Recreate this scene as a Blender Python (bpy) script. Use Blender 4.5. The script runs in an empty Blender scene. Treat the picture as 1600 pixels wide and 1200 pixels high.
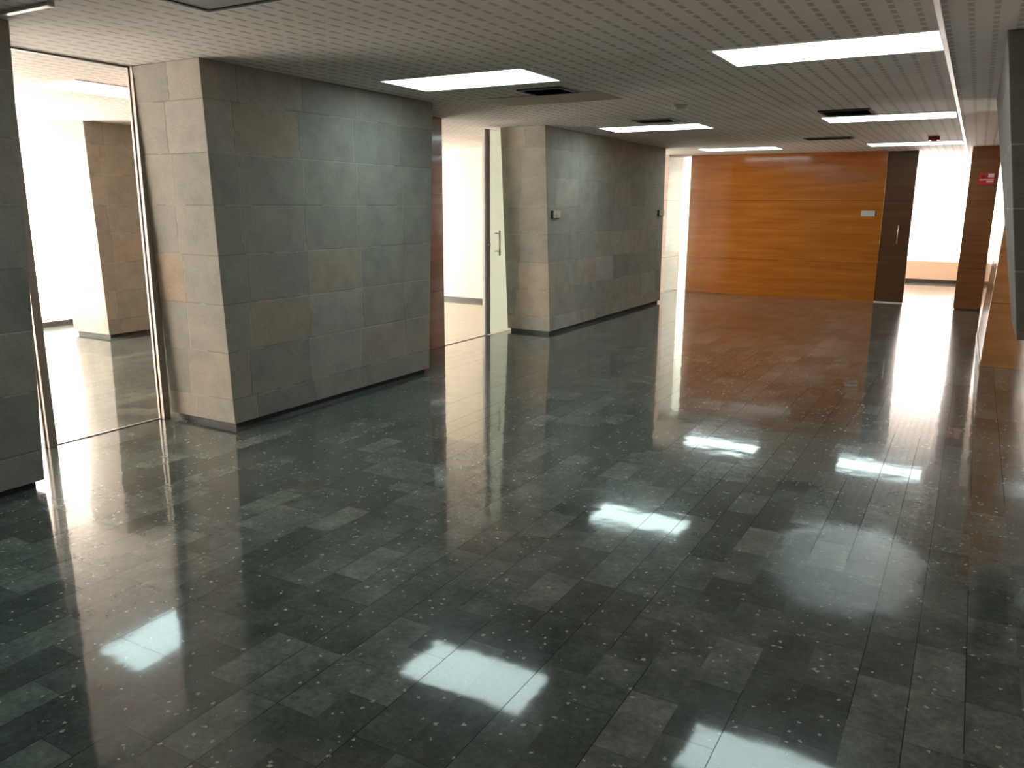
import bpy, bmesh, math, random
from mathutils import Vector, Matrix
random.seed(7)
S = bpy.context.scene
COL = S.collection
H = 2.54            # ceiling height
CAM_Z = 1.6

# ------------------------------------------------------------------ helpers
def new_bm(): return bmesh.new()

def add_hexa(bm, pts, bevel=0.0, seg=2):
    """pts: 4 bottom (ccw) + 4 top corners"""
    v = [bm.verts.new(p) for p in pts]
    fs = [bm.faces.new([v[i] for i in f]) for f in
          ((3, 2, 1, 0), (4, 5, 6, 7), (0, 1, 5, 4), (1, 2, 6, 5), (2, 3, 7, 6), (3, 0, 4, 7))]
    if bevel > 0:
        es = set()
        for f in fs: es.update(f.edges)
        bmesh.ops.bevel(bm, geom=list(es), offset=bevel, segments=seg, affect='EDGES', profile=.5)

def add_box(bm, x0, x1, y0, y1, z0, z1, bevel=0.0, seg=2):
    add_hexa(bm, [(x0, y0, z0), (x1, y0, z0), (x1, y1, z0), (x0, y1, z0),
                  (x0, y0, z1), (x1, y0, z1), (x1, y1, z1), (x0, y1, z1)], bevel, seg)

def add_tube(bm, a, b, r, n=16, r2=None):
    a = Vector(a); b = Vector(b); d = b - a
    q = d.to_track_quat('Z', 'Y').to_matrix().to_4x4()
    m = Matrix.Translation((a + b) / 2) @ q
    bmesh.ops.create_cone(bm, cap_ends=True, segments=n, radius1=r, radius2=r if r2 is None else r2,
                          depth=d.length, matrix=m)

def add_lathe(bm, c, prof, n=32):
    """profile list of (r, z), revolved about the vertical through c"""
    rings = []
    for r, z in prof:
        if r < 1e-5: rings.append([bm.verts.new((c[0], c[1], c[2] + z))])
        else: rings.append([bm.verts.new((c[0] + r * math.cos(2 * math.pi * k / n), c[1] + r * math.sin(2 * math.pi * k / n), c[2] + z)) for k in range(n)])
    for A, B in zip(rings, rings[1:]):
        for k in range(n):
            k2 = (k + 1) % n
            if len(A) == 1: bm.faces.new((A[0], B[k2], B[k]))
            elif len(B) == 1: bm.faces.new((A[k], A[k2], B[0]))
            else: bm.faces.new((A[k], A[k2], B[k2], B[k]))

def obj(name, bm, mat, parent=None, smooth=False):
    bmesh.ops.recalc_face_normals(bm, faces=bm.faces[:])
    me = bpy.data.meshes.new(name); bm.to_mesh(me); bm.free()
    me.materials.append(mat)
    if smooth:
        for p in me.polygons: p.use_smooth = True
    o = bpy.data.objects.new(name, me); COL.objects.link(o)
    if parent is not None: o.parent = parent
    return o

def tag(o, label, cat, group=None):
    o['label'] = label; o['category'] = cat
    if group: o['group'] = group
    return o

def thing(name, label, cat, loc=(0, 0, 0), group=None):
    o = bpy.data.objects.new(name, None); COL.objects.link(o); o.location = loc
    o.empty_display_size = .1
    return tag(o, label, cat, group)

def struct(name, bm, mat, parent=None):
    o = obj(name, bm, mat, parent)
    if parent is None: o['kind'] = 'structure'
    return o

def struct_box(name, mat, *d, bevel=0.0, parent=None):
    bm = new_bm(); add_box(bm, *d, bevel=bevel); return struct(name, bm, mat, parent)

def dup(root, loc, label, group=None):
    r = root.copy(); COL.objects.link(r); r.location = loc; r['label'] = label
    if group: r['group'] = group
    for ch in list(root.children):
        c = ch.copy(); COL.objects.link(c); c.parent = r
        for g in list(ch.children):
            d = g.copy(); COL.objects.link(d); d.parent = c
    return r

# ------------------------------------------------------------------ node helper
class NT:
    def __init__(s, name):
        s.mat = bpy.data.materials.new(name); s.mat.use_nodes = True
        s.t = s.mat.node_tree; s.t.nodes.clear()
        s.out = s.t.nodes.new('ShaderNodeOutputMaterial')
    def n(s, typ, **kw):
        nd = s.t.nodes.new(typ)
        for k, v in kw.items(): setattr(nd, k, v)
        return nd
    def put(s, sock, val):
        if hasattr(val, 'is_output') or isinstance(val, bpy.types.NodeSocket): s.t.links.new(val, sock)
        elif isinstance(val, (tuple, list)) and len(val) == 3 and sock.type == 'RGBA': sock.default_value = (*val, 1)
        else: sock.default_value = val
    def m(s, op, a, b=None, c=None, clamp=False):
        nd = s.n('ShaderNodeMath', operation=op, use_clamp=clamp)
        for i, v in enumerate((a, b, c)):
            if v is not None: s.put(nd.inputs[i], v)
        return nd.outputs[0]
    def pos(s):
        g = s.n('ShaderNodeNewGeometry'); x = s.n('ShaderNodeSeparateXYZ')
        s.t.links.new(g.outputs['Position'], x.inputs[0])
        return x.outputs[0], x.outputs[1], x.outputs[2], g.outputs['Position']
    def xyz(s, x, y, z):
        nd = s.n('ShaderNodeCombineXYZ')
        for i, v in enumerate((x, y, z)): s.put(nd.inputs[i], v)
        return nd.outputs[0]
    def noise(s, vec, scale, detail=3, rough=.5):
        nd = s.n('ShaderNodeTexNoise'); s.put(nd.inputs['Vector'], vec)
        nd.inputs['Scale'].default_value = scale; nd.inputs['Detail'].default_value = detail
        nd.inputs['Roughness'].default_value = rough
        return nd.outputs[0]
    def white(s, vec):
        nd = s.n('ShaderNodeTexWhiteNoise', noise_dimensions='3D'); s.put(nd.inputs['Vector'], vec)
        return nd.outputs['Value'], nd.outputs['Color']
    def ramp(s, fac, stops, mode='LINEAR'):
        nd = s.n('ShaderNodeValToRGB'); cr = nd.color_ramp; cr.interpolation = mode
        while len(cr.elements) < len(stops): cr.elements.new(.5)
        for e, (p, c) in zip(cr.elements, stops):
            e.position = p; e.color = (*c, 1) if not isinstance(c, float) else (c, c, c, 1)
        s.put(nd.inputs[0], fac); return nd.outputs[0]
    def mix(s, fac, a, b, typ='MIX'):
        nd = s.n('ShaderNodeMix', data_type='RGBA', blend_type=typ)
        s.put(nd.inputs[0], fac); s.put(nd.inputs[6], a); s.put(nd.inputs[7], b)
        return nd.outputs[2]
    def maprange(s, v, a, b, c=0., d=1.):
        nd = s.n('ShaderNodeMapRange'); s.put(nd.inputs[0], v)
        for i, q in enumerate((a, b, c, d)): nd.inputs[i + 1].default_value = q
        return nd.outputs[0]
    def bump(s, h, strength, dist, normal=None):
        nd = s.n('ShaderNodeBump'); s.put(nd.inputs['Height'], h)
        nd.inputs['Strength'].default_value = strength; nd.inputs['Distance'].default_value = dist
        if normal is not None: s.put(nd.inputs['Normal'], normal)
        return nd.outputs[0]
    def bsdf(s, color, rough=.5, normal=None, metal=0., spec=.5, coat=0., coat_rough=.05, emit=None, strength=0.):
        b = s.n('ShaderNodeBsdfPrincipled')
        s.put(b.inputs['Base Color'], color); s.put(b.inputs['Roughness'], rough)
        s.put(b.inputs['Metallic'], metal); s.put(b.inputs['Specular IOR Level'], spec)
        b.inputs['Coat Weight'].default_value = coat; b.inputs['Coat Roughness'].default_value = coat_rough
        if normal is not None: s.put(b.inputs['Normal'], normal)
        if emit is not None:
            s.put(b.inputs['Emission Color'], emit); b.inputs['Emission Strength'].default_value = strength
        s.t.links.new(b.outputs[0], s.out.inputs[0]); return b

def plain(name, col, rough=.5, metal=0., spec=.5, grain=.06, coat=0.):
    t = NT(name); _, _, _, P = t.pos()
    nz = t.noise(P, 40, 3)
    c = t.mix(1.0, col, t.ramp(nz, [(.3, 1. - grain), (.7, 1. + 0.0)]), 'MULTIPLY')
    t.bsdf(c, rough, metal=metal, spec=spec, coat=coat); return t.mat

def emitter(name, col, strength):
    t = NT(name); e = t.n('ShaderNodeEmission'); e.inputs[0].default_value = (*col, 1); e.inputs[1].default_value = strength
    t.t.links.new(e.outputs[0], t.out.inputs[0]); return t.mat

# ------------------------------------------------------------------ materials
def make_floor():
    t = NT('polished_slate_tiles'); X, Y, Z, P = t.pos()
    CW, TL = .164, .328
    u = t.m('DIVIDE', t.m('ADD', X, 20.0 + .03), CW)
    i = t.m('FLOOR', u); fu = t.m('FRACT', u)
    r1, _ = t.white(t.xyz(i, 3.7, 0.))
    off = t.m('MULTIPLY', t.m('GREATER_THAN', r1, .6), .5)
    v = t.m('ADD', t.m('DIVIDE', t.m('ADD', Y, 10.0 + .158), TL), off)
    j = t.m('FLOOR', v); fv = t.m('FRACT', v)
    w, wc = t.white(t.xyz(i, j, 1.3))
    base = t.ramp(w, [(0, (.056, .070, .065)), (.3, (.073, .089, .083)), (.6, (.092, .110, .102)), (.85, (.116, .136, .125)), (1, (.145, .167, .152))])
    cloud = t.noise(t.xyz(t.m('ADD', X, t.m('MULTIPLY', w, 7.)), Y, w), 7, 5, .6)
    base = t.mix(1., base, t.ramp(cloud, [(.25, (.62, .64, .62)), (.5, (1., 1., 1.)), (.75, (1.5, 1.48, 1.45))]), 'MULTIPLY')
    fine = t.noise(t.xyz(X, Y, w), 42, 4, .7)
    base = t.mix(1., base, t.ramp(fine, [(.3, (.72, .73, .72)), (.5, (1., 1., 1.)), (.72, (1.3, 1.3, 1.27))]), 'MULTIPLY')
    # pale flecks
    vo = t.n('ShaderNodeTexVoronoi', feature='F1'); wob = t.m('MULTIPLY', t.m('SUBTRACT', t.noise(P, 90, 2), .5), .022); wob2 = t.m('MULTIPLY', t.m('SUBTRACT', t.noise(t.xyz(Y, X, 3.), 90, 2), .5), .022)
    t.put(vo.inputs['Vector'], t.xyz(t.m('ADD', X, wob), t.m('ADD', Y, wob2), 0.)); vo.inputs['Scale'].default_value = 27
    rad = t.maprange(t.noise(P, 33, 1), .3, .7, .05, .42)
    sel = t.white(vo.outputs['Color'])[0]
    fl = t.m('MULTIPLY', t.m('LESS_THAN', vo.outputs['Distance'], t.m('MULTIPLY', rad, .58)), t.m('GREATER_THAN', sel, .3))
    fl = t.m('MULTIPLY', fl, t.m('GREATER_THAN', t.noise(P, 3.4, 3), .43))
    vo2 = t.n('ShaderNodeTexVoronoi', feature='F1'); t.put(vo2.inputs['Vector'], t.xyz(X, Y, 4.)); vo2.inputs['Scale'].default_value = 55
    fl2 = t.m('MULTIPLY', t.m('LESS_THAN', vo2.outputs['Distance'], .13), t.m('GREATER_THAN', t.white(vo2.outputs['Color'])[0], .7))
    base = t.mix(t.m('MULTIPLY', fl, .72), base, (.5, .5, .43))
    base = t.mix(t.m('MULTIPLY', fl2, .28), base, (.34, .35, .31))
    # joints: courses run along Y
    eu = t.m('MINIMUM', fu, t.m('SUBTRACT', 1., fu)); ev = t.m('MINIMUM', fv, t.m('SUBTRACT', 1., fv))
    ju = t.m('MULTIPLY', t.m('LESS_THAN', eu, .011), t.m('GREATER_THAN', t.white(t.xyz(t.m('ROUND', u), t.m('FLOOR', t.m('MULTIPLY', Y, .8)), 9.))[0], .45))
    jv = t.m('LESS_THAN', ev, .005)
    jn = t.m('MAXIMUM', ju, t.m('MULTIPLY', jv, .6))
    base = t.mix(t.m('MULTIPLY', jn, .8), base, (.008, .008, .008))
    # roughness: polished, with a worn dull patch and scuffs
    dx = t.m('SUBTRACT', X, -.36); dy = t.m('MULTIPLY', t.m('SUBTRACT', Y, 3.72), .72)
    d = t.m('SQRT', t.m('ADD', t.m('MULTIPLY', dx, dx), t.m('MULTIPLY', dy, dy)))
    d = t.m('ADD', d, t.m('MULTIPLY', t.m('SUBTRACT', t.noise(P, 5, 3), .5), .35))
    worn = t.maprange(d, .25, .46, 1., 0.)
    ro = t.m('ADD', t.maprange(t.noise(P, 1.8, 3), .3, .7, .035, .07), t.m('MULTIPLY', worn, .22))
    # each tile lies a hair out of level
    wx = t.n('ShaderNodeSeparateColor'); t.put(wx.inputs[0], wc)
    tilt = t.m('ADD', t.m('MULTIPLY', t.m('SUBTRACT', fu, .5), t.m('SUBTRACT', wx.outputs[0], .5)),
               t.m('MULTIPLY', t.m('SUBTRACT', fv, .5), t.m('SUBTRACT', wx.outputs[1], .5)))
    hgt = t.m('ADD', t.noise(P, 4.2, 1), t.m('MULTIPLY', t.noise(P, 11., 1), .22))
    nb = t.bump(hgt, .075, .012)
    keep = t.m('SUBTRACT', 1., t.m('MULTIPLY', jn, .7))
    b = t.bsdf(base, t.m('ADD', .2, t.m('MULTIPLY', worn, .1)), normal=nb, spec=t.m('MULTIPLY', keep, .05))
    t.put(b.inputs['Coat Weight'], keep); t.put(b.inputs['Coat Roughness'], ro); t.put(b.inputs['Coat Normal'], nb); b.inputs['Coat IOR'].default_value = 1.48
    return t.mat

def make_ceiling():
    t = NT('slotted_metal_ceiling'); X, Y, Z, P = t.pos()
    u = t.m('DIVIDE', t.m('ADD', X, 20.0 + .05 + .055), .11); fu = t.m('ABSOLUTE', t.m('SUBTRACT', t.m('FRACT', u), .5))
    iu = t.m('FLOOR', u)
    sh = t.m('MULTIPLY', t.white(t.xyz(iu, 1.1, 2.))[0], .12)
    v = t.m('ADD', t.m('DIVIDE', t.m('ADD', Y, 10.0 - .03), .12), sh); fv = t.m('ABSOLUTE', t.m('SUBTRACT', t.m('FRACT', v), .5))
    su = t.maprange(fu, .105, .155, 1., 0.); sv = t.maprange(fv, .315, .36, 1., 0.)
    slot = t.m('MULTIPLY', su, sv)
    cell, _ = t.white(t.xyz(t.m('FLOOR', t.m('DIVIDE', t.m('ADD', X, 20.28), .62)), t.m('FLOOR', t.m('DIVIDE', t.m('ADD', Y, 10.), 2.12)), 5.))
    base = t.mix(cell, (.70, .665, .63), (.76, .725, .69))
    dirt = t.noise(P, 1.3, 4, .6)
    base = t.mix(1., base, t.ramp(dirt, [(.3, (.86, .84, .80)), (.6, (1., 1., 1.))]), 'MULTIPLY')
    col = t.mix(t.m('MULTIPLY', slot, .55), base, (.22, .19, .165))
    nb = t.bump(slot, -.6, .006)
    t.bsdf(col, .72, normal=nb, spec=.15); return t.mat

def make_stone(name='hewn_stone_cladding', tone=1.):
    t = NT(name); X, Y, Z, P = t.pos()
    BW, BH = .625, .345
    row = t.m('FLOOR', t.m('DIVIDE', t.m('SUBTRACT', Z, -.125), BH)); fz = t.m('FRACT', t.m('DIVIDE', t.m('SUBTRACT', Z, -.125), BH))
    shift = t.m('MULTIPLY', t.m('SUBTRACT', t.white(t.xyz(row, 4., 1.))[0], .5), .12)
    uu = t.m('ADD', t.m('DIVIDE', t.m('ADD', t.m('ADD', X, Y), 50. - .17), BW), shift)
    cx = t.m('FLOOR', uu); fx = t.m('FRACT', uu)
    w, wc = t.white(t.xyz(row, cx, 2.5))
    base = t.ramp(w, [(0, (.235, .226, .202)), (.25, (.262, .254, .228)), (.5, (.280, .270, .242)), (.72, (.296, .278, .242)), (.86, (.330, .275, .222)), (.93, (.330, .322, .296)), (1, (.340, .26, .20))])
    mott = t.noise(P, 5, 5, .65)
    base = t.mix(1., base, t.ramp(mott, [(.3, (.84, .84, .85)), (.5, (1., 1., 1.)), (.72, (1.14, 1.12, 1.08))]), 'MULTIPLY')
    grain = t.noise(t.xyz(t.m('MULTIPLY', X, 1.), t.m('MULTIPLY', Y, 1.), t.m('MULTIPLY', Z, 2.2)), 95, 3, .7)
    base = t.mix(1., base, t.ramp(grain, [(.3, (.78, .78, .78)), (.55, (1.06, 1.06, 1.05))]), 'MULTIPLY')
    if tone != 1.: base = t.mix(1., base, (tone, tone, tone), 'MULTIPLY')
    ex = t.m('MULTIPLY', t.m('MINIMUM', fx, t.m('SUBTRACT', 1., fx)), BW); ez = t.m('MULTIPLY', t.m('MINIMUM', fz, t.m('SUBTRACT', 1., fz)), BH)
    e = t.m('ADD', t.m('MINIMUM', ex, ez), t.m('MULTIPLY', t.m('SUBTRACT', t.noise(P, 30, 2), .5), .006))
    joint = t.maprange(e, .002, .006, 1., 0.)
    jt = t.noise(P, 3, 2)
    base = t.mix(t.m('MULTIPLY', joint, .4), base, t.mix(t.m('GREATER_THAN', jt, .5), (.12, .115, .105), (.42, .39, .33)))
    h = t.m('SUBTRACT', t.m('MULTIPLY', grain, .5), t.m('MULTIPLY', joint, 1.))
    nb = t.bump(h, .45, .004)
    t.bsdf(base, .75, normal=nb, spec=.3); return t.mat

def make_wood(name, c0, c1, c2, rough=.16, coat=.6, seams=(.66, 1.72), vpitch=0., voff=0., spec=.5):
    t = NT(name); X, Y, Z, P = t.pos()
    q = t.xyz(t.m('MULTIPLY', X, .5), t.m('MULTIPLY', Y, .5), t.m('MULTIPLY', Z, 7.))
    a = t.noise(q, 1.6, 5, .6)
    q2 = t.xyz(t.m('MULTIPLY', X, 1.2), t.m('MULTIPLY', Y, 1.2), t.m('MULTIPLY', Z, 60.))
    b = t.noise(q2, 2.2, 3, .6)
    f = t.m('ADD', t.m('MULTIPLY', a, .75), t.m('MULTIPLY', b, .25))
    base = t.ramp(f, [(.34, c0), (.5, c1), (.66, c2)])
    # separate veneer sheets between the seams
    band = 0.
    for s_ in seams: band = t.m('ADD', band, t.m('GREATER_THAN', Z, s_))
    if vpitch: band = t.m('ADD', t.m('MULTIPLY', t.m('FLOOR', t.m('DIVIDE', t.m('ADD', X, voff + 20.), vpitch)), 7.), band)
    wv, _ = t.white(t.xyz(band, 1., 1.))
    base = t.mix(1., base, t.ramp(wv, [(0, (.88, .88, .88)), (1, (1.08, 1.08, 1.08))]), 'MULTIPLY')
    ln = 0.
    for s_ in seams: ln = t.m('MAXIMUM', ln, t.m('LESS_THAN', t.m('ABSOLUTE', t.m('SUBTRACT', Z, s_)), .0035))
    base = t.mix(t.m('MULTIPLY', ln, .7), base, (.03, .012, .004))
    nb = t.bump(t.m('ADD', t.m('MULTIPLY', b, .2), t.m('MULTIPLY', ln, -1.)), .12, .002)
    t.bsdf(base, rough, normal=nb, spec=spec, coat=coat, coat_rough=.07); return t.mat

def make_curtain():
    t = NT('sheer_white_fabric'); X, Y, Z, P = t.pos()
    wv = t.noise(t.xyz(t.m('MULTIPLY', X, 60.), t.m('MULTIPLY', Y, 60.), t.m('MULTIPLY', Z, 60.)), 8, 2)
    tr = t.n('ShaderNodeBsdfTranslucent'); t.put(tr.inputs[0], t.mix(wv, (.80, .76, .72), (.88, .85, .82)))
    df = t.n('ShaderNodeBsdfDiffuse'); df.inputs[0].default_value = (.8, .77, .74, 1)
    tp = t.n('ShaderNodeBsdfTransparent')
    m1 = t.n('ShaderNodeMixShader'); m1.inputs[0].default_value = .3
    t.t.links.new(tr.outputs[0], m1.inputs[1]); t.t.links.new(df.outputs[0], m1.inputs[2])
    m2 = t.n('ShaderNodeMixShader'); m2.inputs[0].default_value = .35
    t.t.links.new(m1.outputs[0], m2.inputs[1]); t.t.links.new(tp.outputs[0], m2.inputs[2])
    t.t.links.new(m2.outputs[0], t.out.inputs[0]); return t.mat

def make_frosted():
    t = NT('frosted_pale_green_glass'); X, Y, Z, P = t.pos()
    nz = t.noise(P, 30, 2)
    c = t.mix(nz, (.91, .975, .91), (.93, .99, .93))
    tr = t.n('ShaderNodeBsdfTranslucent'); t.put(tr.inputs[0], c)
    df = t.n('ShaderNodeBsdfDiffuse'); t.put(df.inputs[0], c)
    gl = t.n('ShaderNodeBsdfGlossy'); gl.inputs['Roughness'].default_value = .12
    m1 = t.n('ShaderNodeMixShader'); m1.inputs[0].default_value = .04
    t.t.links.new(tr.outputs[0], m1.inputs[1]); t.t.links.new(df.outputs[0], m1.inputs[2])
    tp = t.n('ShaderNodeBsdfTransparent'); tp.inputs[0].default_value = (.93, .98, .93, 1)
    m3 = t.n('ShaderNodeMixShader'); m3.inputs[0].default_value = .25
    t.t.links.new(m1.outputs[0], m3.inputs[1]); t.t.links.new(tp.outputs[0], m3.inputs[2]); m1 = m3
    fr = t.n('ShaderNodeFresnel'); fr.inputs[0].default_value = 1.45
    m2 = t.n('ShaderNodeMixShader'); t.t.links.new(fr.outputs[0], m2.inputs[0])
    t.t.links.new(m1.outputs[0], m2.inputs[1]); t.t.links.new(gl.outputs[0], m2.inputs[2])
    t.t.links.new(m2.outputs[0], t.out.inputs[0]); return t.mat

M = dict(
    floor=make_floor(), ceiling=make_ceiling(), stone=make_stone(), darkstone=make_stone('dark_stone_cladding', .38),
    orange=make_wood('glossy_orange_veneer', (.28, .085, .011), (.355, .115, .015), (.43, .150, .022), coat=.4),
    honey=make_wood('brightened_honey_veneer', (.44, .21, .075), (.52, .26, .10), (.58, .31, .13), rough=.12, coat=.6),  # wood tone lightened to make up for light missing on the box
    brown=make_wood('reddish_brown_veneer', (.16, .064, .026), (.20, .082, .034), (.235, .098, .042), rough=.22, coat=.35),
    dark=make_wood('dark_brown_veneer', (.066, .029, .013), (.084, .038, .017), (.10, .046, .022), rough=.4, coat=.05, spec=.25, seams=(1.72,)),
    pale=make_wood('pale_pinkish_veneer', (.56, .45, .43), (.62, .51, .49), (.66, .56, .53), rough=.14, coat=.7),
    cream=plain('cream_paint', (.80, .76, .62), .6, grain=.04),
    parapet=plain('tan_paint', (.72, .58, .44), .55, grain=.05),
    white=plain('white_paint', (.82, .80, .76), .5, grain=.03),
    skirt=plain('black_skirting', (.025, .023, .022), .4),
    plinth=plain('dark_plinth', (.03, .03, .03), .6),
    alu=plain('brushed_aluminium', (.34, .31, .28), .45, metal=.6),
    darkalu=plain('grey_anodised_metal', (.30, .27, .25), .4, metal=.6),
    steel=plain('satin_steel', (.55, .50, .42), .3, metal=1.),
    trimwhite=plain('white_trim', (.78, .74, .70), .4),
    vent=plain('dark_grey_grille', (.055, .055, .058), .45),
    ventpale=plain('grey_painted_grille', (.16, .15, .14), .45),
    hatch=plain('grey_painted_hatch', (.34, .32, .31), .5),
    plastic=plain('beige_plastic', (.42, .37, .30), .4),
    whiteplastic=plain('off_white_plastic', (.72, .68, .60), .35),
    black=plain('black_plastic', (.02, .02, .02), .4),
    silver=plain('pale_silver_plate', (.55, .56, .50), .35, metal=.3),
    red=plain('red_sign_film', (.55, .02, .025), .35),
    darkred=plain('dark_red_plastic', (.20, .015, .015), .35),
    signwhite=plain('white_print_and_glare', (.80, .68, .66), .4),
    stain=plain('brownish_painted_panel', (.34, .27, .19), .5),
    curtain=make_curtain(), frosted=make_frosted(),
    lamp=emitter('lit_lamp_diffuser', (.77, .98, .96), 7.6),
    day=emitter('daylight_pane', (1.0, .89, .78), 46.0), day3=emitter('passage_daylight_pane', (1.0, .92, .86), 11.0), day2=emitter('far_daylight_pane', (1.0, .92, .86), 42.0),
)

# ------------------------------------------------------------------ room shell
struct_box('floor', M['floor'], -10.9, 3.3, -2.4, 20.3, -.12, 0)
struct_box('ceiling', M['ceiling'], -10.9, 3.3, -2.4, 20.3, H, H + .12)
struct_box('wall_back', M['dark'], -10.9, 1.2, -2.4, -2.2, 0, H)
# end wall of orange veneer, with the darker door leaf beside it
struct_box('wall_end', M['orange'], -4.80, -1.42, 15.20, 15.32, 0, H, bevel=.002)
# right wall with its projecting glossy veneer box
struct_box('wall_right', M['pale'], .43, .60, -2.2, 8.62, 0, H)
struct_box('wall_right_passage', M['cream'], .60, 3.2, 8.50, 8.62, 0, H)
struct_box('wall_right_panel', M['honey'], .60, 3.2, 9.48, 9.60, 0, H)
struct_box('wall_right_far', M['brown'], .46, .60, 11.76, 20.0, 0, H)
bm = new_bm()
add_hexa(bm, [(.185, 9.48, 0), (.62, 9.48, 0), (.62, 11.76, 0), (.155, 11.76, 0), (.275, 9.48, H), (.62, 9.48, H), (.62, 11.76, H), (.165, 11.76, H)], .003)
struct('wall_right_box', bm, M['honey'])
bm = new_bm()
add_hexa(bm, [(.178, 9.49, 0), (.190, 9.49, 0), (.165, 11.75, 0), (.147, 11.75, 0), (.182, 9.49, .05), (.194, 9.49, .05), (.167, 11.75, .05), (.149, 11.75, .05)])
struct('baseboard_right', bm, M['skirt'])
# partition behind the row of stone pillars
struct_box('wall_left_near', M['brown'], -5.34, -5.22, -2.2, 2.10, 0, H)
struct_box('wall_left_middle', M['brown'], -5.34, -5.23, 4.10, 7.59, 0, H, bevel=.002)
struct_box('wall_left_rear', M['brown'], -5.34, -5.215, 9.55, 13.02, 0, H)
struct_box('wall_left_far', M['pale'], -5.30, -5.08, 14.75, 15.62, 0, H, bevel=.002)
# rooms behind
struct_box('wall_cream', M['cream'], -10.7, -5.36, 11.60, 11.75, 0, H)
struct_box('baseboard_cream', M['skirt'], -10.6, -5.36, 11.585, 11.60, 0, .055)
# windows: daylight panes, frames and sheer curtains
def window_x(name, y0, y1, z0):
    w = bpy.data.objects.new(name, None); COL.objects.link(w); w['kind'] = 'structure'
    bm = new_bm(); add_box(bm, -10.84, -10.82, y0, y1, z0, H - .02); obj('pane', bm, M['day'], w)
    bm = new_bm()
    n = max(1, round((y1 - y0) / 1.4))
    for k in range(n + 1):
        y = y0 + (y1 - y0) * k / n; add_box(bm, -10.82, -10.78, y - .03, y + .03, z0, H - .02)
    add_box(bm, -10.82, -10.78, y0, y1, z0, z0 + .05); add_box(bm, -10.82, -10.78, y0, y1, H - .08, H - .02)
    obj('window_frame', bm, M['white'], w); return w
window_x('window_1', -2.2, 11.58, .07)
window_x('window_2', 11.78, 19.90, .07)
struct_box('baseboard_left', M['skirt'], -10.62, -10.595, -2.2, 11.58, 0, .07)
struct_box('baseboard_side_room', M['skirt'], -10.62, -10.595, 11.78, 19.9, 0, .07)
w4 = bpy.data.objects.new('window_4', None); COL.objects.link(w4); w4['kind'] = 'structure'
bm = new_bm(); add_box(bm, 3.14, 3.16, 8.62, 9.48, .3, H - .02); obj('pane', bm, M['day3'], w4)
bm = new_bm()
for y in (8.65, 9.05, 9.45): add_box(bm, 3.10, 3.14, y - .025, y + .025, .3, H - .02)
add_box(bm, 3.10, 3.14, 8.62, 9.48, .3, .35); obj('window_frame', bm, M['white'], w4)
struct_box('wall_window_base', M['cream'], 3.10, 3.2, 8.62, 9.48, 0, .3)
w3 = bpy.data.objects.new('window_3', None); COL.objects.link(w3); w3['kind'] = 'structure'
bm = new_bm(); add_box(bm, -10.6, .46, 20.10, 20.12, .47, H - .02); obj('pane', bm, M['day2'], w3)
bm = new_bm()
for k in range(9):
    x = -10.6 + 11.06 * k / 8; add_box(bm, x - .025, x + .025, 20.06, 20.10, .47, H - .02)
add_box(bm, -10.6, .46, 20.06, 20.10, .47, .52); add_box(bm, -10.6, .46, 20.06, 20.10, H - .07, H - .02)
obj('window_frame', bm, M['white'], w3)
struct_box('wall_parapet', M['parapet'], -10.6, .46, 19.92, 20.14, .06, .465, bevel=.004)
struct_box('baseboard_parapet', M['skirt'], -10.6, .46, 19.90, 19.92, 0, .07)

def curtain(name, label, a, b, along, at, z0, z1, pitch=.11, amp=.03):
    bm = new_bm(); n = int((b - a) / pitch * 10)
    ph = 0; rows = []
    for k in range(n + 1):
        s = a + (b - a) * k / n
        ph = 2 * math.pi * s / pitch + 1.2 * math.sin(s * 2.3) + .8 * math.sin(s * 5.1)
        o = amp * math.sin(ph)
        p = (at + o, s) if along == 'y' else (s, at + o)
        rows.append((bm.verts.new((p[0], p[1], z0)), bm.verts.new((p[0], p[1], z1))))
    for (a0, a1), (b0, b1) in zip(rows, rows[1:]): bm.faces.new((a0, b0, b1, a1))
    o = obj(name, bm, M['curtain'], None, True)
    return tag(o, label, 'curtain', None)
curtain('sheer_curtain', 'white sheer floor-length curtain glowing in the window left of the side-room pillar', -2.15, 11.5, 'y', -10.68, .03, H - .005)
curtain('sheer_curtain', 'white sheer curtain at the window of the small room behind the second stone pillar', 11.85, 19.85, 'y', -10.68, .03, H - .005)
curtain('sheer_curtain', 'white sheer pleated curtain above the tan parapet at the far right window', -10.5, .43, 'x', 19.99, .475, H - .005, pitch=.13, amp=.03)

# ------------------------------------------------------------------ stone pillars
def pillar(label, x0, x1, y0b, y0t, y1b, y1t, group='stone clad pillars'):
    cx, cy = (x0 + x1) / 2, (y0t + y1t) / 2
    r = thing('stone_pillar', label, 'pillar', (cx, cy, 0), group)
    a = (x0 - cx, x1 - cx)
    bm = new_bm()
    add_hexa(bm, [(a[0], y0b - cy, .04), (a[1], y0b - cy, .04), (a[1], y1b - cy, .04), (a[0], y1b - cy, .04),
                  (a[0], y0t - cy, H), (a[1], y0t - cy, H), (a[1], y1t - cy, H), (a[0], y1t - cy, H)], .005)
    obj('stone_cladding', bm, M['stone'], r)
    bm = new_bm(); add_box(bm, a[0] + .03, a[1] - .035, y0b - cy + .035, y1b - cy - .035, 0, .042)
    obj('plinth', bm, M['plinth'], r)
    return r
pillar('dark grey stone pillar cut by the left edge of the photo', -5.20, -4.53, -1.60, -1.70, 2.48, 2.60)
pillar('large tapered grey stone pillar nearest the camera, with beige lit end beside the glass-room opening', -5.225, -4.53, 3.88, 3.80, 6.30, 6.43)
pillar('second tapered stone pillar behind the large one, with two small boxes on its long side', -5.20, -4.58, 9.00, 8.80, 13.14, 13.11)
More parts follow.
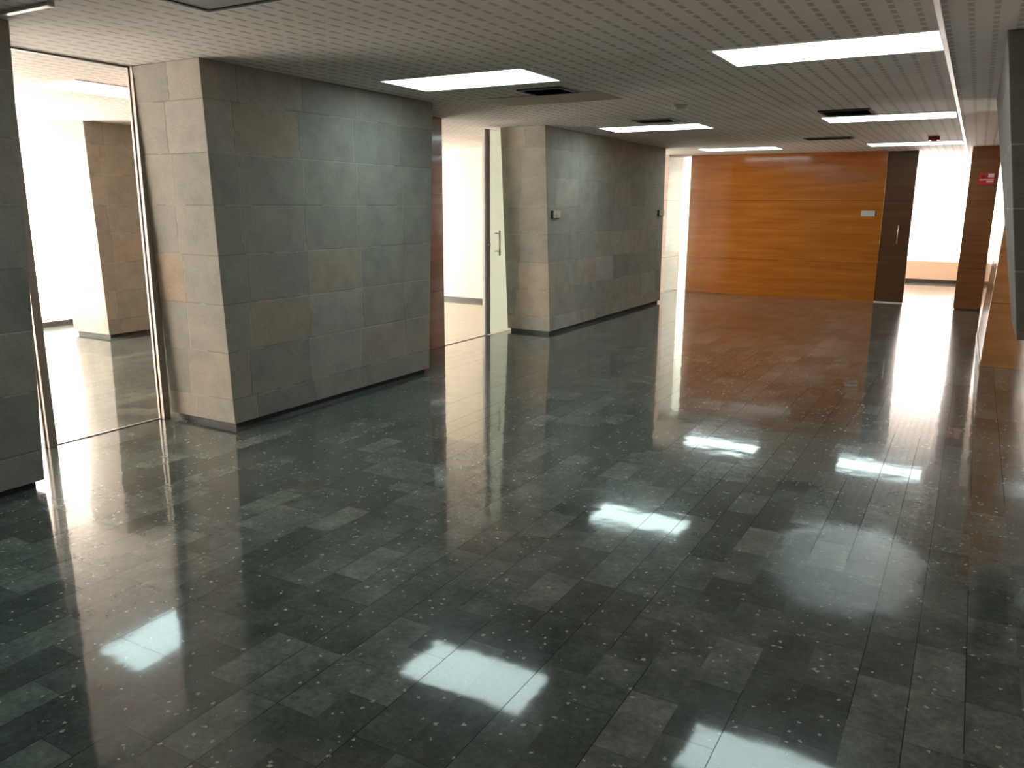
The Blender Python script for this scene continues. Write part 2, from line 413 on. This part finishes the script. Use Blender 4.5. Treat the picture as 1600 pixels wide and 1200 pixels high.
pillar('pale stone pillar inside the bright left room in front of the curtain', -9.78, -9.06, 5.95, 5.90, 8.4, 8.5)

# hanging tapered stone block on the right wall
r = thing('stone_bracket', 'dark stone-clad block hanging from the ceiling on the right wall, stopping above the floor', 'bracket', (.25, 5.8, .87))
bm = new_bm()
add_hexa(bm, [(.018, -.47, 0), (.178, -.47, 0), (.178, .35, 0), (.018, .35, 0),
              (-.225, -.47, H - .87), (.178, -.47, H - .87), (.178, 2.75, H - .87), (-.225, 2.75, H - .87)], .006)
obj('stone_cladding', bm, M['darkstone'], r)

# wood clad column with the red sign
r = thing('wood_column', 'reddish brown wood column right of the far window opening, bearing a red sign', 'column', (.13, 14.85, 0))
bm = new_bm(); add_box(bm, -.32, .32, -.10, .12, .012, H, bevel=.003); obj('veneer_panel', bm, M['brown'], r)
bm = new_bm(); add_box(bm, -.30, .31, -.085, .11, 0, .013); obj('plinth', bm, M['plinth'], r)

r = thing('red_sign', 'red and white safety sign on the brown wood column', 'sign', (.05, 14.747, 2.05))
bm = new_bm(); add_box(bm, -.105, .105, -.006, .0, -.085, .085, bevel=.001); obj('board', bm, M['red'], r)
bm = new_bm()
add_box(bm, .015, .095, -.008, -.006, .02, .075); add_box(bm, -.095, .095, -.008, -.006, -.022, -.008); add_box(bm, .0, .095, -.008, -.006, -.056, -.034)  # upper-right block is glare painted white, the two bars are print
obj('print_and_glare', bm, M['signwhite'], r)
bm = new_bm()
add_tube(bm, (-.05, -.009, .035), (-.05, -.006, .035), .026, 20); add_box(bm, -.012, .006, -.008, -.006, .005, .04)
obj('pictogram', bm, M['darkred'], r)

# ------------------------------------------------------------------ doors, frames, thresholds
d = bpy.data.objects.new('door_1', None); COL.objects.link(d); d['kind'] = 'structure'     # frosted leaf, second opening
bm = new_bm(); add_box(bm, -5.275, -5.255, 8.625, 9.54, .012, H - .03, bevel=.002); obj('glass_leaf', bm, M['frosted'], d)
bm = new_bm(); add_box(bm, -5.285, -5.240, 8.575, 8.627, .006, H - .03, bevel=.003); obj('edge_profile', bm, M['darkalu'], d)
bm = new_bm(); add_box(bm, -5.30, -5.262, 8.535, 8.573, .006, H - .03, bevel=.003); obj('strike_post', bm, M['trimwhite'], d)
bm = new_bm()
add_tube(bm, (-5.185, 8.765, .99), (-5.185, 8.765, 1.305), .011)
for z in (1.045, 1.265): add_tube(bm, (-5.255, 8.765, z), (-5.185, 8.765, z), .009)
obj('door_handle', bm, M['steel'], d, True)
bm = new_bm(); add_tube(bm, (-5.24, 8.60, 1.135), (-5.222, 8.60, 1.135), .017); add_tube(bm, (-5.262, 8.553, 1.19), (-5.25, 8.553, 1.19), .012); obj('lock', bm, M['steel'], d, True)

d = bpy.data.objects.new('door_2', None); COL.objects.link(d); d['kind'] = 'structure'     # dark veneer leaf beside the orange wall
bm = new_bm(); add_box(bm, -1.418, -.965, 15.206, 15.29, .014, H - .005, bevel=.002); obj('door_leaf', bm, M['dark'], d)
bm = new_bm()
add_tube(bm, (-1.15, 15.160, 1.01), (-1.15, 15.160, 1.32), .010)
for z in (1.06, 1.27): add_tube(bm, (-1.15, 15.207, z), (-1.15, 15.160, z), .008)
obj('door_handle', bm, M['steel'], d, True)
bm = new_bm(); add_box(bm, -1.418, -.965, 15.19, 15.24, 0, .014); obj('light_leak_strip', bm, M['trimwhite'], d)  # white strip stands in for light leaking under the door

d = bpy.data.objects.new('door_3', None); COL.objects.link(d); d['kind'] = 'structure'     # frosted leaf left of the orange wall
bm = new_bm(); add_box(bm, -5.075, -4.10, 15.56, 15.585, .012, H - .03, bevel=.002); obj('glass_leaf', bm, M['frosted'], d)

def post(name, x, y):
    o = bpy.data.objects.new(name, None); COL.objects.link(o); o['kind'] = 'structure'; o.location = (x, y, 0)
    bm = new_bm(); add_box(bm, -.035, -.012, -.028, .028, 0, H, bevel=.003); add_box(bm, .012, .035, -.028, .028, 0, H, bevel=.003)
    obj('profile', bm, M['alu'], o)
    bm = new_bm(); add_box(bm, -.013, .013, -.020, .020, 0, H); obj('gasket', bm, M['darkalu'], o)
post('trim_1', -5.245, 3.825)
post('trim_2', -5.265, 2.95)
struct_box('trim_3', M['darkalu'], -5.275, -5.25, 2.50, 3.80, H - .012, H, bevel=.003)
struct_box('trim_4', M['darkalu'], -5.285, -5.265, 2.975, 3.795, 0, .006)
struct_box('trim_5', M['darkalu'], -5.272, -5.252, 7.595, 8.535, 0, .006)
struct_box('sun_streak_strip', M['trimwhite'], -4.40, -3.96, 2.46, 2.50, H - .016, H, bevel=.003)  # added white strip, stands in for a streak of sunlight on the ceiling
struct_box('trim_6', M['trimwhite'], -.292, -.262, -2.2, 19.8, H - .012, H, bevel=.003)

# ------------------------------------------------------------------ ceiling lights
def make_light(label, loc):
    r = thing('ceiling_light', label, 'ceiling light', loc, 'flush ceiling lights')
    bm = new_bm()
    for d_ in ((-.645, .645, -.33, -.305), (-.645, .645, .305, .33), (-.645, -.62, -.305, .305), (.62, .645, -.305, .305)):
        add_box(bm, d_[0], d_[1], d_[2], d_[3], -.006, 0)
    obj('frame', bm, M['trimwhite'], r)
    bm = new_bm(); add_box(bm, -.62, .62, -.305, .305, -.004, .0); obj('diffuser', bm, M['lamp'], r)
    return r
L0 = make_light('lit ceiling light nearest the far end of the large stone pillar', (-3.50, 5.46, H))
for x, y, lb in ((-.915, 5.46, 'large bright ceiling light at upper right, touching the white ceiling strip'),
                 (-3.53, 9.69, 'thin-looking ceiling light above the second stone pillar'),
                 (-.95, 9.69, 'ceiling light beside the black grille on the right of the ceiling'),
                 (-3.53, 13.74, 'ceiling light just above the left part of the orange wall'),
                 (-.95, 13.74, 'farthest ceiling light on the right, above the dark door'),
                 (-3.53, 1.23, 'ceiling light above the near end of the leftmost stone pillar'),
                 (-6.48, 4.62, 'ceiling light in the bright left room beyond the metal post')):
    c = dup(L0, (x, y, H), lb)
    if x < -6: c.rotation_euler.z = math.pi / 2

# ------------------------------------------------------------------ vents and small ceiling fittings
def vent(name, label, x0, x1, y0, y1, mat, slats=6, gleam=False):
    cx, cy = (x0 + x1) / 2, (y0 + y1) / 2; hx, hy = (x1 - x0) / 2, (y1 - y0) / 2
    r = thing(name, label, 'vent', (cx, cy, H), 'ceiling vents')
    bm = new_bm(); f = .025
    add_box(bm, -hx, hx, -hy, -hy + f, -.014, 0); add_box(bm, -hx, hx, hy - f, hy, -.014, 0)
    add_box(bm, -hx, -hx + f, -hy + f, hy - f, -.014, 0); add_box(bm, hx - f, hx, -hy + f, hy - f, -.014, 0)
    obj('frame', bm, mat, r)
    bm = new_bm(); add_box(bm, -hx + f, hx - f, -hy + f, hy - f, -.002, 0); obj('backing', bm, M['black'], r)
    for k in range(slats):
        y = -hy + f + (2 * hy - 2 * f) * (k + .5) / slats
        bm = new_bm(); add_hexa(bm, [(-hx + f, y - .012, -.013), (hx - f, y - .012, -.013), (hx - f, y - .009, -.011), (-hx + f, y - .009, -.011),
                                     (-hx + f, y + .006, -.003), (hx - f, y + .006, -.003), (hx - f, y + .009, -.002), (-hx + f, y + .009, -.002)])
        obj('slat', bm, M['silver'] if gleam and k % 2 else mat, r)
    return r
vent('ceiling_vent', 'black ceiling grille in front of the right-hand ceiling light', -1.50, -1.02, 8.72, 9.22, M['vent'], 6, True)
vent('ceiling_vent', 'dark ceiling grille behind the light by the large stone pillar', -3.42, -3.02, 6.05, 6.40, M['vent'], 5)
vent('ceiling_vent', 'grey ceiling grille in front of the light above the second pillar', -3.45, -3.00, 8.72, 9.02, M['ventpale'], 5)
vent('ceiling_vent', 'long brownish grille in the ceiling before the orange wall', -2.22, -1.60, 12.00, 12.30, M['ventpale'], 5)
r = thing('ceiling_hatch', 'grey ceiling hatch with dark edges, cut by the top edge of the photo', 'hatch', (-3.17, 2.75, H))
bm = new_bm()
for d_ in ((-.25, .25, -.20, -.175), (-.25, .25, .175, .20), (-.25, -.225, -.175, .175), (.225, .25, -.175, .175)): add_box(bm, *d_, -.010, 0)
obj('frame', bm, M['vent'], r)
bm = new_bm(); add_box(bm, -.224, .224, -.174, .174, -.005, 0, bevel=.001); obj('hatch_panel', bm, M['hatch'], r)

r = thing('smoke_detector', 'round off-white smoke detector in the middle of the ceiling', 'smoke detector', (-2.56, 7.66, H))
bm = new_bm(); add_lathe(bm, (0, 0, 0), [(0, 0), (.075, 0), (.075, -.012), (.068, -.018), (0, -.018)]); obj('base', bm, M['whiteplastic'], r)
bm = new_bm(); add_lathe(bm, (0, 0, 0), [(0, -.017), (.055, -.017), (.050, -.036), (.034, -.046), (0, -.048)]); obj('sensor_head', bm, M['whiteplastic'], r, True)

r = thing('alarm_box', 'small dark red alarm box on the ceiling above the farthest right light', 'alarm', (-.63, 12.55, H))
bm = new_bm(); add_box(bm, -.07, .07, -.05, .05, -.05, 0, bevel=.006); obj('housing', bm, M['darkred'], r)
bm = new_bm(); add_lathe(bm, (0, 0, -.049), [(0, 0), (.035, 0), (.03, -.012), (0, -.016)], 20); obj('lens', bm, M['red'], r, True)

bm = new_bm(); add_box(bm, -4.02, -2.86, 6.42, 6.98, H - .004, H, bevel=.001)
tag(obj('ceiling_panel', bm, M['stain']), 'brownish discoloured ceiling panel behind the light by the large pillar', 'panel')

# ------------------------------------------------------------------ small fittings on the walls
def wallbox(label, y0, y1, z0, z1):
    cy, cz = (y0 + y1) / 2, (z0 + z1) / 2
    r = thing('switch_box', label, 'switch', (-4.578, cy, cz), 'switch boxes on the second pillar')
    hy, hz = (y1 - y0) / 2, (z1 - z0) / 2
    bm = new_bm(); add_box(bm, -.005, .022, -hy, hy, -hz, hz, bevel=.003); obj('shadow_back_box', bm, M['black'], r)  # black left of and below the cover paints the box's shadow
    bm = new_bm(); add_box(bm, .021, .032, -hy + .012, hy, -hz + .008, hz, bevel=.003); obj('cover_plate', bm, M['plastic'], r)
    bm = new_bm(); add_box(bm, .031, .037, -.02, .02, -.022, .022, bevel=.002); obj('rocker', bm, M['plastic'], r)
wallbox('small beige switch box near the front corner of the second stone pillar', 8.985, 9.185, 1.45, 1.55)
wallbox('small beige switch box near the far end of the second stone pillar', 12.83, 13.06, 1.455, 1.555)

r = thing('door_sign', 'silver name plate on the orange wall beside the dark door', 'sign', (-1.635, 15.199, 1.508))
bm = new_bm(); add_box(bm, -.12, .098, -.012, 0, -.046, .046, bevel=.002); obj('plate', bm, M['silver'], r)
bm = new_bm(); add_box(bm, .099, .12, -.016, 0, -.046, .046, bevel=.002); obj('end_cap', bm, M['black'], r)

# ------------------------------------------------------------------ world, camera, view
w = bpy.data.worlds.new('sky'); S.world = w; w.use_nodes = True
w.node_tree.nodes['Background'].inputs[0].default_value = (.85, .92, 1., 1)
w.node_tree.nodes['Background'].inputs[1].default_value = .5

F_PX, PIT, ROL, YAW = 1247.634, math.radians(12.546), math.radians(.258), math.radians(29.69)
fw = Vector((-math.sin(YAW) * math.cos(PIT), math.cos(YAW) * math.cos(PIT), -math.sin(PIT)))
rt = Vector((math.cos(YAW), math.sin(YAW), 0)); up = rt.cross(fw)
r2 = math.cos(ROL) * rt + math.sin(ROL) * up; u2 = -math.sin(ROL) * rt + math.cos(ROL) * up
cd = bpy.data.cameras.new('camera'); cam = bpy.data.objects.new('camera', cd); COL.objects.link(cam)
cd.sensor_width = 36; cd.sensor_fit = 'HORIZONTAL'; cd.lens = F_PX / 1600 * 36; cd.clip_start = .05
mw = Matrix((r2, u2, -fw)).transposed().to_4x4(); mw.translation = (0, 0, CAM_Z); cam.matrix_world = mw
S.camera = cam

S.view_settings.view_transform = 'Standard'; S.view_settings.look = 'None'
S.view_settings.exposure = 0.0; S.view_settings.gamma = 1.0; S.view_settings.use_curve_mapping = False
S.cycles.use_denoising = True
S.cycles.max_bounces = 12; S.cycles.diffuse_bounces = 8; S.cycles.glossy_bounces = 6; S.cycles.transmission_bounces = 6; S.cycles.transparent_max_bounces = 8
S.cycles.sample_clamp_indirect = 8.0
